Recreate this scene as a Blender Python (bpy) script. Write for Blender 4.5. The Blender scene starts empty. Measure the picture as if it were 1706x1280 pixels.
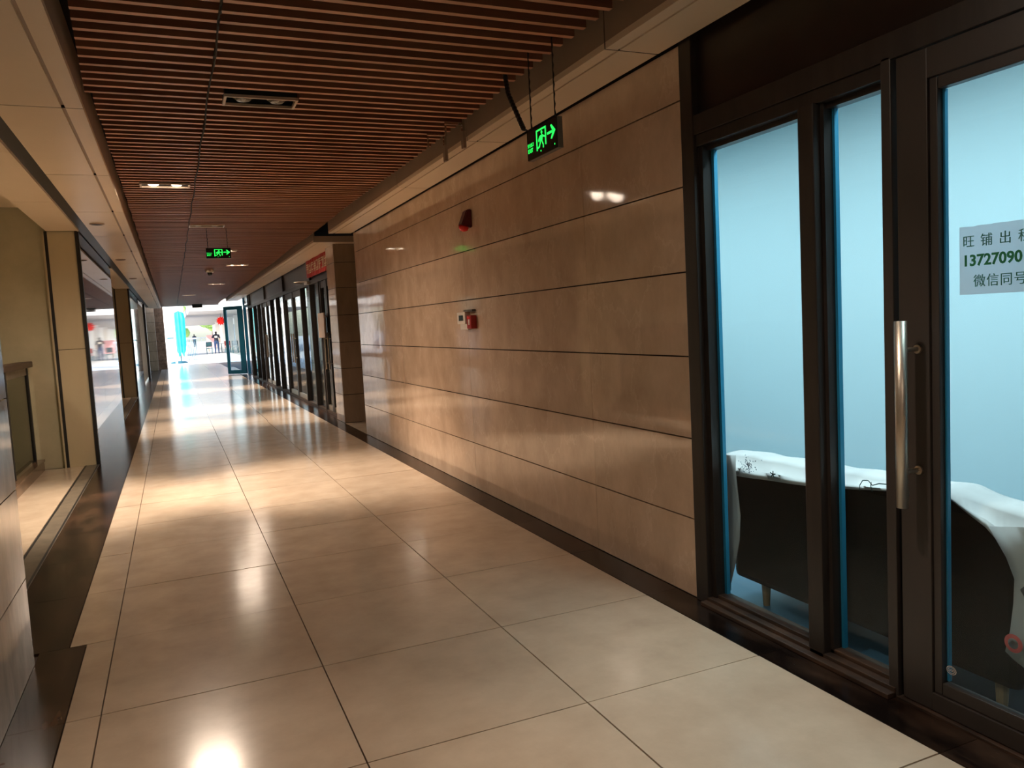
import bpy, bmesh, math, random
from mathutils import Vector, Matrix
random.seed(7)
C = bpy.context.scene.collection
S = bpy.context.scene
PI = math.pi

# ------------------------------------------------------------------ camera, world, sun, exposure
YAW, PITCH, ROLL, FPX, CAM_Z = 0.4051, -0.0820, -0.0532, 1304.3, 1.4
fw = Vector((math.sin(YAW)*math.cos(PITCH), math.cos(YAW)*math.cos(PITCH), math.sin(PITCH)))
rt0 = fw.cross(Vector((0, 0, 1))).normalized(); up0 = rt0.cross(fw)
cr, sr = math.cos(ROLL), math.sin(ROLL)
rt = cr*rt0 + sr*up0; up = -sr*rt0 + cr*up0
cam_d = bpy.data.cameras.new('camera'); cam = bpy.data.objects.new('camera', cam_d); C.objects.link(cam)
cam.matrix_world = Matrix(((rt.x, up.x, -fw.x, 0), (rt.y, up.y, -fw.y, 0), (rt.z, up.z, -fw.z, CAM_Z), (0, 0, 0, 1)))
cam_d.sensor_fit = 'HORIZONTAL'; cam_d.sensor_width = 36.0; cam_d.lens = FPX*36.0/1706.0
cam_d.clip_start = 0.05; cam_d.clip_end = 500
S.camera = cam
S.view_settings.view_transform = 'Standard'; S.view_settings.look = 'None'
S.view_settings.exposure = 0.34; S.view_settings.gamma = 1.0; S.view_settings.use_curve_mapping = False

w = bpy.data.worlds.new('sky'); S.world = w; w.use_nodes = True
nt = w.node_tree; nt.nodes.clear()
sky = nt.nodes.new('ShaderNodeTexSky'); sky.sky_type = 'NISHITA'; sky.sun_disc = False
sky.sun_elevation = math.radians(30); sky.sun_rotation = math.radians(215); sky.air_density = 1.0; sky.dust_density = 2.0
bg = nt.nodes.new('ShaderNodeBackground'); bg.inputs[1].default_value = 0.5
out = nt.nodes.new('ShaderNodeOutputWorld')
nt.links.new(sky.outputs[0], bg.inputs[0]); nt.links.new(bg.outputs[0], out.inputs[0])

sun_d = bpy.data.lights.new('sun', 'SUN'); sun_d.energy = 4.2; sun_d.color = (1, .97, .92); sun_d.angle = .01
sun = bpy.data.objects.new('sun', sun_d); C.objects.link(sun)
sd = Vector((math.sin(math.radians(35))*math.cos(math.radians(30)), math.cos(math.radians(35))*math.cos(math.radians(30)), -math.sin(math.radians(30))))
sun.rotation_mode = 'QUATERNION'; sun.rotation_quaternion = sd.to_track_quat('-Z', 'Y')      # low over the roof behind the viewpoint, down the mall

WARM = (1.0, .80, .63)
SHOP_POWER, SPOT_POWER, SPILL_POWER = 89.0, 360.0, 62.0
def area(name, loc, sx, sy, power, col, rot=(0, 0, 0)):
    l = bpy.data.lights.new(name, 'AREA'); l.shape = 'RECTANGLE'; l.size = sx; l.size_y = sy; l.energy = power; l.color = col
    o = bpy.data.objects.new(name, l); C.objects.link(o); o.location = loc; o.rotation_euler = rot
    return o
area('shop_light', (2.72, 2.6, 2.84), .5, 3.0, SHOP_POWER, (.80, .97, 1.0))
area('shop_light', (2.72, 5.5, 2.84), .5, 1.6, SHOP_POWER*.55, (.80, .97, 1.0))
area('far_shop_light', (3.6, 19.0, 2.84), 1.0, 8.0, 7, (.72, .9, 1.0))

# ------------------------------------------------------------------ materials
def mat(name, col, rough=.5, metal=0.0, spec=.5, emit=None, estr=0.0):
    m = bpy.data.materials.new(name); m.use_nodes = True
    b = m.node_tree.nodes['Principled BSDF']
    b.inputs['Base Color'].default_value = (*col, 1); b.inputs['Roughness'].default_value = rough
    b.inputs['Metallic'].default_value = metal; b.inputs['Specular IOR Level'].default_value = spec
    if emit: b.inputs['Emission Color'].default_value = (*emit, 1); b.inputs['Emission Strength'].default_value = estr
    return m
def N(m, t, **kw):
    n = m.node_tree.nodes.new(t)
    for k, v in kw.items(): setattr(n, k, v)
    return n
def L(m, a, b): m.node_tree.links.new(a, b)
def grained(name, c1, c2, scale=(6, 6, 6), detail=6, rough=.4, r2=None, bump=0.0, rand=.06, spec=.5, coat=0.0, contrast=(.3, .7), wave=0.0, vein=None):
    """two tones mixed by noise over world position, a tone of its own for each piece, optional relief"""
    m = mat(name, c1, rough, spec=spec); b = m.node_tree.nodes['Principled BSDF']
    g = N(m, 'ShaderNodeNewGeometry'); mp = N(m, 'ShaderNodeMapping'); mp.inputs['Scale'].default_value = scale
    L(m, g.outputs['Position'], mp.inputs['Vector'])
    no = N(m, 'ShaderNodeTexNoise'); no.inputs['Scale'].default_value = 1.0; no.inputs['Detail'].default_value = detail; no.inputs['Roughness'].default_value = .62
    L(m, mp.outputs[0], no.inputs['Vector'])
    rp = N(m, 'ShaderNodeValToRGB'); rp.color_ramp.elements[0].position = contrast[0]; rp.color_ramp.elements[1].position = contrast[1]
    rp.color_ramp.elements[0].color = (*c1, 1); rp.color_ramp.elements[1].color = (*c2, 1)
    L(m, no.outputs['Fac'], rp.inputs['Fac'])
    oi = N(m, 'ShaderNodeObjectInfo'); ma = N(m, 'ShaderNodeMapRange')
    ma.inputs['To Min'].default_value = 1-rand; ma.inputs['To Max'].default_value = 1+rand
    L(m, oi.outputs['Random'], ma.inputs['Value'])
    mu = N(m, 'ShaderNodeVectorMath', operation='SCALE'); L(m, rp.outputs[0], mu.inputs[0]); L(m, ma.outputs[0], mu.inputs['Scale'])
    L(m, mu.outputs[0], b.inputs['Base Color'])
    if vein:     # thin broken pale veins
        v3 = N(m, 'ShaderNodeTexVoronoi', feature='DISTANCE_TO_EDGE'); v3.inputs['Scale'].default_value = 1.5
        sc = N(m, 'ShaderNodeVectorMath', operation='SCALE'); sc.inputs['Scale'].default_value = .55; L(m, no.outputs['Color'], sc.inputs[0])
        ad = N(m, 'ShaderNodeVectorMath', operation='ADD'); L(m, g.outputs['Position'], ad.inputs[0]); L(m, sc.outputs[0], ad.inputs[1]); L(m, ad.outputs[0], v3.inputs['Vector'])
        r3 = N(m, 'ShaderNodeMapRange'); r3.inputs['From Min'].default_value = 0.0; r3.inputs['From Max'].default_value = .022; r3.inputs['To Min'].default_value = .55; r3.inputs['To Max'].default_value = 0.0
        L(m, v3.outputs['Distance'], r3.inputs['Value']); mk = N(m, 'ShaderNodeMath', operation='MULTIPLY'); L(m, r3.outputs[0], mk.inputs[0]); L(m, no.outputs['Fac'], mk.inputs[1])
        mv = N(m, 'ShaderNodeMix', data_type='RGBA'); L(m, mk.outputs[0], mv.inputs['Factor']); L(m, mu.outputs[0], mv.inputs[6]); mv.inputs[7].default_value = (*vein, 1); L(m, mv.outputs[2], b.inputs['Base Color'])
    if r2 is not None:
        mr = N(m, 'ShaderNodeMapRange'); mr.inputs['From Min'].default_value = .3; mr.inputs['From Max'].default_value = .7
        mr.inputs['To Min'].default_value = rough; mr.inputs['To Max'].default_value = r2
        L(m, no.outputs['Fac'], mr.inputs['Value']); L(m, mr.outputs[0], b.inputs['Roughness'])
    if bump:
        bu = N(m, 'ShaderNodeBump'); bu.inputs['Strength'].default_value = bump; bu.inputs['Distance'].default_value = .01
        L(m, no.outputs['Fac'], bu.inputs['Height']); L(m, bu.outputs[0], b.inputs['Normal'])
    if wave:     # slow unevenness of a hand-polished face, which bends what it mirrors
        n2 = N(m, 'ShaderNodeTexNoise'); n2.inputs['Scale'].default_value = 2.3; n2.inputs['Detail'].default_value = 2
        L(m, g.outputs['Position'], n2.inputs['Vector'])
        bu = N(m, 'ShaderNodeBump'); bu.inputs['Strength'].default_value = 1.0; bu.inputs['Distance'].default_value = wave
        L(m, n2.outputs['Fac'], bu.inputs['Height']); L(m, bu.outputs[0], b.inputs['Normal']); L(m, bu.outputs[0], b.inputs['Coat Normal'])
    if coat: b.inputs['Coat Weight'].default_value = coat; b.inputs['Coat Roughness'].default_value = .06
    return m
def glass_mat(name, tint=(.9, .97, .98), f0=.022, rough=.01):
    """thin pane: see-through, mirror share by Schlick's curve on either face"""
    m = bpy.data.materials.new(name); m.use_nodes = True; t = m.node_tree; t.nodes.clear()
    o = N(m, 'ShaderNodeOutputMaterial'); mx = N(m, 'ShaderNodeMixShader'); tr = N(m, 'ShaderNodeBsdfTransparent'); gl = N(m, 'ShaderNodeBsdfGlossy')
    g = N(m, 'ShaderNodeNewGeometry'); d = N(m, 'ShaderNodeVectorMath', operation='DOT_PRODUCT'); L(m, g.outputs['Incoming'], d.inputs[0]); L(m, g.outputs['Normal'], d.inputs[1])
    ab = N(m, 'ShaderNodeMath', operation='ABSOLUTE'); L(m, d.outputs['Value'], ab.inputs[0])
    s1 = N(m, 'ShaderNodeMath', operation='SUBTRACT'); s1.inputs[0].default_value = 1.0; L(m, ab.outputs[0], s1.inputs[1])
    pw = N(m, 'ShaderNodeMath', operation='POWER'); L(m, s1.outputs[0], pw.inputs[0]); pw.inputs[1].default_value = 5.0
    ml = N(m, 'ShaderNodeMath', operation='MULTIPLY_ADD'); L(m, pw.outputs[0], ml.inputs[0]); ml.inputs[1].default_value = 1-f0; ml.inputs[2].default_value = f0
    tr.inputs[0].default_value = (*tint, 1); gl.inputs['Roughness'].default_value = rough
    L(m, ml.outputs[0], mx.inputs[0]); L(m, tr.outputs[0], mx.inputs[1]); L(m, gl.outputs[0], mx.inputs[2]); L(m, mx.outputs[0], o.inputs[0])
    return m

M = {}
TILE1, TILE2 = (.51, .40, .295), (.68, .555, .42)
M['tile'] = grained('beige_floor_tile', TILE1, TILE2, (4, 4, 4), 10, .17, None, rand=.03, contrast=(.25, .75))
M['grout'] = mat('floor_grout', (.09, .05, .03), .8)
M['border'] = grained('dark_marble_border', (.009, .005, .004), (.085, .045, .027), (6, 2.2, 3), 10, .22, None, rand=.4, contrast=(.42, .78), spec=.3)
M['marble'] = grained('polished_brown_marble', (.52, .375, .265), (.76, .575, .43), (5, 5, 3.6), 12, .05, None, rand=.03, contrast=(.22, .78), spec=.6, coat=.35, wave=.0022, vein=(.86, .70, .55))
M['marble_pale'] = grained('polished_beige_marble', (.33, .29, .24), (.5, .44, .37), (9, 9, 4), 8, .07, None, rand=.05, spec=.6, coat=.3)
M['marble_matt'] = grained('tan_stone_cladding', (.25, .172, .11), (.34, .24, .16), (10, 10, 3), 7, .35, rand=.08)  # tone lowered, putting the pilaster face's shade into the stone colour
M['mirror_stone'] = grained('mirror_polished_dark_stone', (.10, .075, .06), (.16, .12, .09), (8, 8, 2), 6, .03, rand=.05, spec=1.0)
M['joint'] = mat('dark_joint', (.02, .012, .008), .8)
M['soffit'] = grained('beige_metal_soffit', (.84, .69, .51), (.88, .725, .545), (1.5, 1.5, 1.5), 4, .36, rand=.03)
M['riser'] = grained('brown_metal_riser', (.36, .26, .19), (.40, .29, .21), (2, 2, 2), 4, .45, rand=.03)
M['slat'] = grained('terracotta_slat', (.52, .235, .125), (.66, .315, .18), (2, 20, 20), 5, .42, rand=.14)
M['slat_side'] = grained('shade_toned_slat_side', (.19, .075, .038), (.27, .11, .055), (2, 20, 20), 5, .45, rand=.14)  # shade between the slats put into the side colour
M['void'] = mat('dark_ceiling_void', (.012, .008, .006), .9)
M['black'] = mat('black_plastic', (.012, .012, .012), .45)
M['wire'] = mat('black_wire', (.01, .01, .01), .6)
M['frame'] = grained('dark_bronze_frame', (.016, .012, .010), (.03, .023, .019), (20, 20, 3), 6, .42, None, rand=.06)
M['leaf'] = grained('door_leaf_bronze', (.034, .028, .025), (.042, .034, .030), (10, 10, 3), 5, .42, rand=.02)
M['sill'] = grained('scuffed_sill', (.018, .012, .009), (.11, .06, .035), (12, 5, 30), 9, .5, bump=.4, contrast=(.36, .8))
M['trpanel'] = grained('dark_transom_panel', (.016, .011, .009), (.026, .018, .014), (3, 3, 3), 6, .3, rand=.05)
M['greypanel'] = grained('grey_transom_panel', (.05, .042, .04), (.065, .055, .05), (3, 3, 3), 6, .35, rand=.1)
M['steel'] = mat('brushed_steel', (.62, .55, .46), .38, 1.0)
M['chrome'] = mat('polished_steel', (.75, .75, .75), .12, 1.0)
M['glass'] = glass_mat('clear_glass'); M['glass_blue'] = glass_mat('blue_tinted_glass', (.88, .97, 1.0))
M['glass_green'] = glass_mat('green_tinted_glass', (.42, .47, .36))
M['plaster'] = grained('stained_plaster', (.36, .325, .21), (.48, .43, .29), (2.2, 2.2, 2.2), 9, .7, bump=.15, contrast=(.25, .7))
M['jamb'] = grained('beige_jamb_panel', (.50, .42, .265), (.56, .47, .30), (3, 3, 1), 6, .5)
M['track'] = grained('worn_metal_track', (.10, .085, .065), (.22, .18, .13), (8, 8, 8), 8, .4, contrast=(.3, .8))
M['rail_wood'] = grained('dark_brown_handrail', (.045, .022, .014), (.075, .038, .024), (4, 20, 20), 6, .4)
M['curb'] = grained('brown_marble_curb', (.09, .05, .03), (.26, .16, .10), (7, 5, 7), 9, .18, contrast=(.3, .75))
M['shopwall'] = mat('pale_blue_shop_wall', (.62, .77, .80), .8)
M['shopfloor'] = grained('blue_grey_shop_floor', (.045, .10, .15), (.06, .125, .18), (3, 3, 3), 5, .4)
M['leather'] = grained('black_leather', (.003, .003, .003), (.006, .005, .005), (30, 30, 30), 5, .6, bump=.1, spec=.1)
M['wood'] = grained('light_wood', (.34, .2, .1), (.42, .27, .15), (4, 4, 30), 5, .5)
M['cloth'] = grained('white_banner_cloth', (.42, .39, .375), (.50, .465, .445), (6, 6, 6), 5, .7, bump=.1)
M['ink'] = mat('dark_green_ink', (.03, .09, .09), .8)
M['bluegrey'] = mat('faded_blue_grey_print', (.30, .36, .44), .8)
M['red'] = mat('red_plastic', (.42, .012, .012), .35)
M['darkred'] = mat('dark_red_plastic', (.13, .006, .006), .4)
M['redlens'] = mat('red_lens', (.75, .02, .015), .2)
M['red_eye'] = mat('red_eyelet', (.62, .10, .09), .5)
M['white'] = mat('white_plastic', (.78, .72, .64), .4)
M['screen'] = mat('dark_screen', (.02, .025, .022), .15)
M['paper'] = bpy.data.materials.new('thin_pale_paper'); M['paper'].use_nodes = True
_p = M['paper']; _b = _p.node_tree.nodes['Principled BSDF']; _b.inputs['Base Color'].default_value = (.62, .72, .80, 1); _b.inputs['Roughness'].default_value = .8
_t = N(_p, 'ShaderNodeBsdfTranslucent'); _t.inputs[0].default_value = (.62, .72, .80, 1); _x = N(_p, 'ShaderNodeMixShader'); _x.inputs[0].default_value = .55
L(_p, _b.outputs[0], _x.inputs[1]); L(_p, _t.outputs[0], _x.inputs[2]); L(_p, _x.outputs[0], _p.node_tree.nodes['Material Output'].inputs[0])
M['paper_ink'] = mat('green_print', (.03, .26, .12), .8)
M['paper_ink2'] = mat('dark_green_print', (.06, .22, .17), .8)
M['green_glow'] = mat('lit_green', (.02, .3, .05), .5, emit=(.02, 1.0, .10), estr=1.15)
M['lamp_glow'] = mat('lit_lamp', (1, .9, .8), .5, emit=(1, .86, .68), estr=9.0)
M['lamp_off'] = mat('unlit_lamp', (.20, .19, .17), .25, .6)
M['rim'] = mat('beige_lamp_rim', (.62, .48, .36), .4)
M['cloth_red'] = grained('red_banner_cloth', (.52, .02, .018), (.62, .03, .025), (4, 4, 4), 4, .6)
M['cream'] = mat('cream_lettering', (.95, .80, .60), .6)
M['teal'] = grained('teal_canvas', (.02, .55, .55), (.05, .66, .64), (3, 3, 3), 4, .7)
M['teal_dark'] = mat('dark_teal_metal', (.02, .12, .16), .5)
M['sky_tint_frame'] = mat('sky_tinted_door_frame', (.02, .21, .36), .35)  # sky reflection on a dark frame put into the base colour
M['paving'] = grained('pale_plaza_paving', (.62, .62, .60), (.7, .70, .68), (1, 1, 1), 5, .6)
M['facade'] = grained('white_facade', (.72, .70, .68), (.80, .78, .76), (.6, .6, .6), 4, .7)
M['canopy'] = grained('grey_canopy_soffit', (.34, .31, .29), (.42, .39, .37), (.3, 2, 2), 4, .6)
M['leafgreen'] = grained('foliage_green', (.10, .22, .04), (.30, .42, .12), (3, 3, 3), 5, .8)
M['bark'] = mat('tree_bark', (.10, .07, .05), .9)
M['pink'] = mat('pale_pink_board', (.80, .42, .42), .6)
M['skin'] = mat('skin', (.5, .3, .2), .6); M['hair'] = mat('dark_hair', (.012, .01, .01), .6)
M['navy'] = mat('navy_cloth', (.008, .014, .035), .8); M['navy_blue'] = mat('dark_blue_trousers', (.012, .035, .10), .8)
M['roof'] = mat('roof_slab', (.12, .09, .07), .9)

def far_tiles():
    """the same tile grid as the built tiles, carried on where single tiles are too thin to see"""
    m = grained('beige_floor_tile_far', TILE1, TILE2, (4, 4, 4), 10, .17, None, rand=0.0, contrast=(.1, .9))
    b = m.node_tree.nodes['Principled BSDF']; src = b.inputs['Base Color'].links[0].from_socket
    g = N(m, 'ShaderNodeNewGeometry'); sp = N(m, 'ShaderNodeSeparateXYZ'); L(m, g.outputs['Position'], sp.inputs[0])
    prev = None
    for ax, off, per in ((1, .002, .811), (0, -.36, .826)):
        a = N(m, 'ShaderNodeMath', operation='SUBTRACT'); L(m, sp.outputs[ax], a.inputs[0]); a.inputs[1].default_value = off
        p = N(m, 'ShaderNodeMath', operation='PINGPONG'); L(m, a.outputs[0], p.inputs[0]); p.inputs[1].default_value = per/2
        l = N(m, 'ShaderNodeMath', operation='LESS_THAN'); L(m, p.outputs[0], l.inputs[0]); l.inputs[1].default_value = .003
        if prev is not None:
            q = N(m, 'ShaderNodeMath', operation='MAXIMUM'); L(m, prev, q.inputs[0]); L(m, l.outputs[0], q.inputs[1]); prev = q.outputs[0]
        else: prev = l.outputs[0]
    mx = N(m, 'ShaderNodeMix', data_type='RGBA'); L(m, prev, mx.inputs['Factor']); L(m, src, mx.inputs[6]); mx.inputs[7].default_value = (.09, .05, .03, 1)
    L(m, mx.outputs[2], b.inputs['Base Color'])
    return m
M['tile_far'] = far_tiles()

# ------------------------------------------------------------------ helpers
def box(bm, x0, x1, y0, y1, z0, z1, bev=0.0):
    r = bmesh.ops.create_cube(bm, size=1.0); vs = r['verts']
    for v in vs:
        v.co = Vector(((x0+x1)/2 + v.co.x*(x1-x0), (y0+y1)/2 + v.co.y*(y1-y0), (z0+z1)/2 + v.co.z*(z1-z0)))
    if bev:
        es = list({e for v in vs for e in v.link_edges})
        bmesh.ops.bevel(bm, geom=es, offset=bev, segments=2, affect='EDGES', profile=.6)
def tube(bm, pts, r, n=10, caps=True):
    pts = [Vector(p) for p in pts]; rings = []
    for i, p in enumerate(pts):
        d = (pts[min(i+1, len(pts)-1)] - pts[max(i-1, 0)]).normalized()
        a = d.orthogonal().normalized() if i == 0 else (rings[-1][1] - d*rings[-1][1].dot(d)).normalized()
        b = d.cross(a); rr = r[i] if isinstance(r, (list, tuple)) else r
        rings.append(([bm.verts.new(p + (a*math.cos(2*PI*k/n) + b*math.sin(2*PI*k/n))*rr) for k in range(n)], a))
    for (A, _), (B, _) in zip(rings, rings[1:]):
        for k in range(n): bm.faces.new((A[k], A[(k+1) % n], B[(k+1) % n], B[k]))
    if caps: bm.faces.new(rings[0][0][::-1]); bm.faces.new(rings[-1][0])
def lathe(bm, prof, c=(0, 0, 0), n=20, axis='z'):
    rings = []
    for r, h in prof:
        ring = []
        for k in range(n):
            a = 2*PI*k/n; u, v = r*math.cos(a), r*math.sin(a)
            p = (u, v, h) if axis == 'z' else (h, u, v) if axis == 'x' else (u, h, v)
            ring.append(bm.verts.new(Vector(p)+Vector(c)))
        rings.append(ring)
    for A, B in zip(rings, rings[1:]):
        for k in range(n): bm.faces.new((A[k], A[(k+1) % n], B[(k+1) % n], B[k]))
    bm.faces.new(rings[0][::-1]); bm.faces.new(rings[-1])
def quad(bm, *p): bm.faces.new([bm.verts.new(Vector(q)) for q in p])
def wpos(o):
    p = Vector((0, 0, 0))
    while o: p += o.location; o = o.parent
    return p
def obj(name, bm, m=None, parent=None, smooth=False, kind=None):
    me = bpy.data.meshes.new(name)
    bmesh.ops.recalc_face_normals(bm, faces=bm.faces)
    if parent: bmesh.ops.translate(bm, verts=bm.verts, vec=-wpos(parent))
    bm.to_mesh(me); bm.free()
    if smooth: me.polygons.foreach_set('use_smooth', [True]*len(me.polygons))
    if m: me.materials.append(m)
    o = bpy.data.objects.new(name, me); C.objects.link(o)
    if parent: o.parent = parent
    if kind: o['kind'] = kind
    return o
def B(name, m, parent, *b, bev=0.0):
    bm = bmesh.new(); box(bm, *b, bev=bev); return obj(name, bm, m, parent)
def tag(o, label, cat, group=None):
    o['label'] = label; o['category'] = cat
    if group: o['group'] = group
    return o
def thing(name, label, cat, loc, group=None):
    o = bpy.data.objects.new(name, None); C.objects.link(o); o.location = loc; o.empty_display_size = .1
    return tag(o, label, cat, group)
def struct(name, bm=None, m=None, label=None):
    o = obj(name, bm, m) if bm else bpy.data.objects.new(name, None)
    if not bm: C.objects.link(o)
    o['kind'] = 'structure'
    if label: o['label'] = label
    return o
def copy_tree(o, parent=None, loc=None):
    c = o.copy(); C.objects.link(c)
    if parent: c.parent = parent
    if loc is not None: c.location = loc
    for ch in list(o.children): copy_tree(ch, c)
    return c
def text_mesh(name, s, size, origin, X, Y, m, parent, align='LEFT', bold=0.0, ext=.0006, sx=1.0):
    cu = bpy.data.curves.new(name, 'FONT'); cu.body = s; cu.size = size; cu.align_x = align; cu.offset = bold; cu.extrude = ext/size*size; cu.resolution_u = 3
    t = bpy.data.objects.new(name, cu); C.objects.link(t)
    dg = bpy.context.evaluated_depsgraph_get(); me = bpy.data.meshes.new_from_object(t.evaluated_get(dg))
    C.objects.unlink(t); bpy.data.objects.remove(t)
    X, Y = Vector(X)*sx, Vector(Y); Z = Vector(X).normalized().cross(Y)
    mt = Matrix(((X.x, Y.x, Z.x, origin[0]), (X.y, Y.y, Z.y, origin[1]), (X.z, Y.z, Z.z, origin[2]), (0, 0, 0, 1)))
    me.transform(Matrix.Translation(-wpos(parent)) @ mt); me.materials.clear(); me.materials.append(m)
    o = bpy.data.objects.new(name, me); C.objects.link(o); o.parent = parent
    return o

# ------------------------------------------------------------------ floor
TY0, TP = .002, .811
bm = bmesh.new()
box(bm, -3.6, 4.4, -5.0, 43.0, -.12, -.012)
floor = struct('floor', bm, M['grout'])
cols = [(-.55, -.36), (-.36, .466), (.466, 1.275), (1.275, 2.062)]
G = .0028
def tile_mesh(name, w, l, m, h=.012):
    bm = bmesh.new(); box(bm, 0, w, 0, l, -h, 0); me = bpy.data.meshes.new(name); bm.to_mesh(me); bm.free(); me.materials.append(m); return me
def put(name, me, x, y, z, parent):
    o = bpy.data.objects.new(name, me); C.objects.link(o); o.parent = parent; o.location = (x, y, z); return o
for i, (a, b) in enumerate(cols):
    me = tile_mesh('tile', b-a-2*G, TP-2*G, M['tile'])
    me2 = tile_mesh('tile', b-a-.07-2*G, TP-2*G, M['tile'])
    for k in range(16):
        y = TY0+k*TP
        if i == 0 and y < 4.0:
            put('tile', me2, a+.07+G, y+G, random.uniform(-.0006, .0006), floor)
        else: put('tile', me, a+G, y+G, random.uniform(-.0006, .0006), floor)
YT = TY0+16*TP
B('tile_field', M['tile_far'], floor, -.55, 2.062, YT, 43.0, -.012, 0.0)
B('tile_field', M['tile_far'], floor, -.48, 2.062, -5, TY0-G, -.012, 0.0)
# dark marble borders
mb = tile_mesh('border_tile', .33-G, TP*1.0-.002, M['border']); mb2 = tile_mesh('border_tile', .19-G, TP-.002, M['border'])
mr = tile_mesh('border_tile', .188-2*G, TP-.002, M['border'])
for k in range(16):
    y = TY0+k*TP
    if y > 4.0: put('border_tile', mb, -.88, y+.001, -.0004, floor)
    else: put('border_tile', mb2, -.67, y+.001, -.0004, floor)
    put('border_tile', mr, 2.062+G, y+.001, -.0004, floor)
B('border_strip', M['border'], floor, -.88, -.55, YT, 43.0, -.012, 0.0)
B('border_strip', M['border'], floor, 2.062, 2.36, YT, 36.0, -.012, 0.0)
B('border_strip', M['border'], floor, 2.252, 2.36, 11.6, YT, -.012, 0.0)
B('side_passage_floor', M['tile'], floor, 2.252, 4.4, 10.15, 11.6, -.012, 0.0)
B('lobby_floor', M['tile'], floor, -3.6, -1.03, 3.92, 10.05, -.012, 0.0)
B('lobby_floor', M['tile'], floor, -3.6, -1.03, 15.1, 21.2, -.012, 0.0)
for a, b in ((3.92, 10.05), (15.1, 21.2)):
    t = B('shutter_track', M['track'], floor, -1.02, -.88, a, b, -.012, .003)
    B('track_slot', M['black'], t, -1.022, -1.006, a, b, 0, .0045); B('track_slot', M['black'], t, -.898, -.884, a, b, 0, .0045)

# ------------------------------------------------------------------ left side: pillar block, shutter openings, mirror-polished panels
bm = bmesh.new(); box(bm, -3.6, -.69, -5.0, 3.90, 0, 2.618)
wl = struct('wall_left', bm, M['joint'])
zs = [0, .39, .785, 1.18, 1.58, 1.975, 2.37, 2.618]
for z0, z1 in zip(zs, zs[1:]):
    for y0, y1 in ((.2, 2.06), (2.06, 3.92)):
        B('marble_panel', M['marble_pale'], wl, -.692, -.67, y0+.003, y1-.003*(y1 < 3.9), z0+.003, z1-.003)
    B('marble_panel', M['marble_pale'], wl, -1.2, -.692, 3.90, 3.92, z0+.003, z1-.003)
B('cladding', M['marble_pale'], wl, -.692, -.67, -5, .197, 0, 2.618)

def wall_block(name, y0, y1, face):
    bm = bmesh.new(); box(bm, -3.6, -.90, y0, y1, 0, 2.95)
    o = struct(name, bm, M['plaster'])
    bm = bmesh.new()
    return o
w2 = wall_block('wall_left.001', 10.08, 15.08, None)
for y0, y1 in ((10.10, 11.76), (11.76, 13.42), (13.42, 15.08)):
    B('polished_panel', M['mirror_stone'], w2, -.90, -.88, y0+.002, y1-.002, 0.0, 2.70)
w3 = wall_block('wall_left.002', 21.24, 26.4, None)
for y0, y1 in ((21.26, 22.98), (22.98, 24.7), (24.7, 26.4)):
    B('polished_panel', M['mirror_stone'], w3, -.90, -.88, y0+.002, y1-.002, 0.0, 2.70)
# jambs with dark shutter guides, lintels over the openings
for idx, (y, ya, wb) in enumerate(((10.05, 3.92, w2), (21.2, 15.1, w3))):
    j = struct('trim_%d' % (idx+1))
    B('jamb_panel', M['jamb'], j, -1.175, -.905, y-.012, y+.028, 0, 2.64)
    B('jamb_panel_joint', M['joint'], j, -1.175, -.905, y-.0135, y-.011, 1.327, 1.333)
    B('shutter_guide', M['black'], j, -.905, -.868, y-.03, y+.045, 0, 2.64)
    B('shutter_guide', M['black'], j, -1.205, -1.175, y-.02, y+.028, 0, 2.64)
    B('guide_edge', M['jamb'], j, -1.222, -1.205, y-.03, y+.028, 0, 2.64)
    li = struct('trim_%d' % (idx+3))
    n = 3
    for k in range(n):
        a = ya+(y-.03-ya)*k/n; b = ya+(y-.03-ya)*(k+1)/n
        B('lintel_panel', M['soffit'], li, -1.18, -.865, a+.003, b-.003, 2.64, 2.95)
        B('lintel_lip', M['soffit'], li, -.878, -.858, a+.003, b-.003, 2.636, 2.66)
bm = bmesh.new(); box(bm, -3.75, -3.6, -5.0, 36.0, 0, 2.95); struct('wall_left.003', bm, M['plaster'])
# last stretch: glazed doors, dark post, stone column
w4 = struct('window_3')
for k, y in enumerate((26.5, 27.7, 28.9, 30.1)):
    B('post', M['steel'], w4, -.93, -.87, y, y+.07, 0, 2.6)
for y in (26.57, 27.77, 28.97):
    B('pane', M['glass'], w4, -.905, -.895, y, y+1.13, .08, 2.5)
B('head_rail', M['steel'], w4, -.93, -.87, 26.5, 30.2, 2.5, 2.6); B('bottom_rail', M['steel'], w4, -.93, -.87, 26.5, 30.2, 0, .08)
B('end_post', M['frame'], w4, -1.0, -.80, 30.3, 30.7, 0, 2.62)
B('back_wall', M['mirror_stone'], w4, -3.6, -2.4, 26.4, 31.0, 0, 2.9)
for nm, x0, x1, y0, y1, mt in (('column', -1.16, -.66, 37.5, 38.0, 'marble_matt'), ('column', -.66, -.30, 38.3, 38.7, 'curb')):
    bm = bmesh.new(); box(bm, x0, x1, y0, y1, 0, 3.4); o = struct(nm, bm, M['joint'])
    z = 0.0
    while z < 3.39:
        h = min(.42, 3.4-z); B('stone_panel', M[mt], o, x0-.01, x1+.01, y0-.012, y1+.012, z+.006, z+h-.006); z += .42
bm = bmesh.new(); box(bm, -3.6, -1.16, 36.0, 38.2, 0, 3.2); struct('wall_end', bm, M['plaster'])

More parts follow.
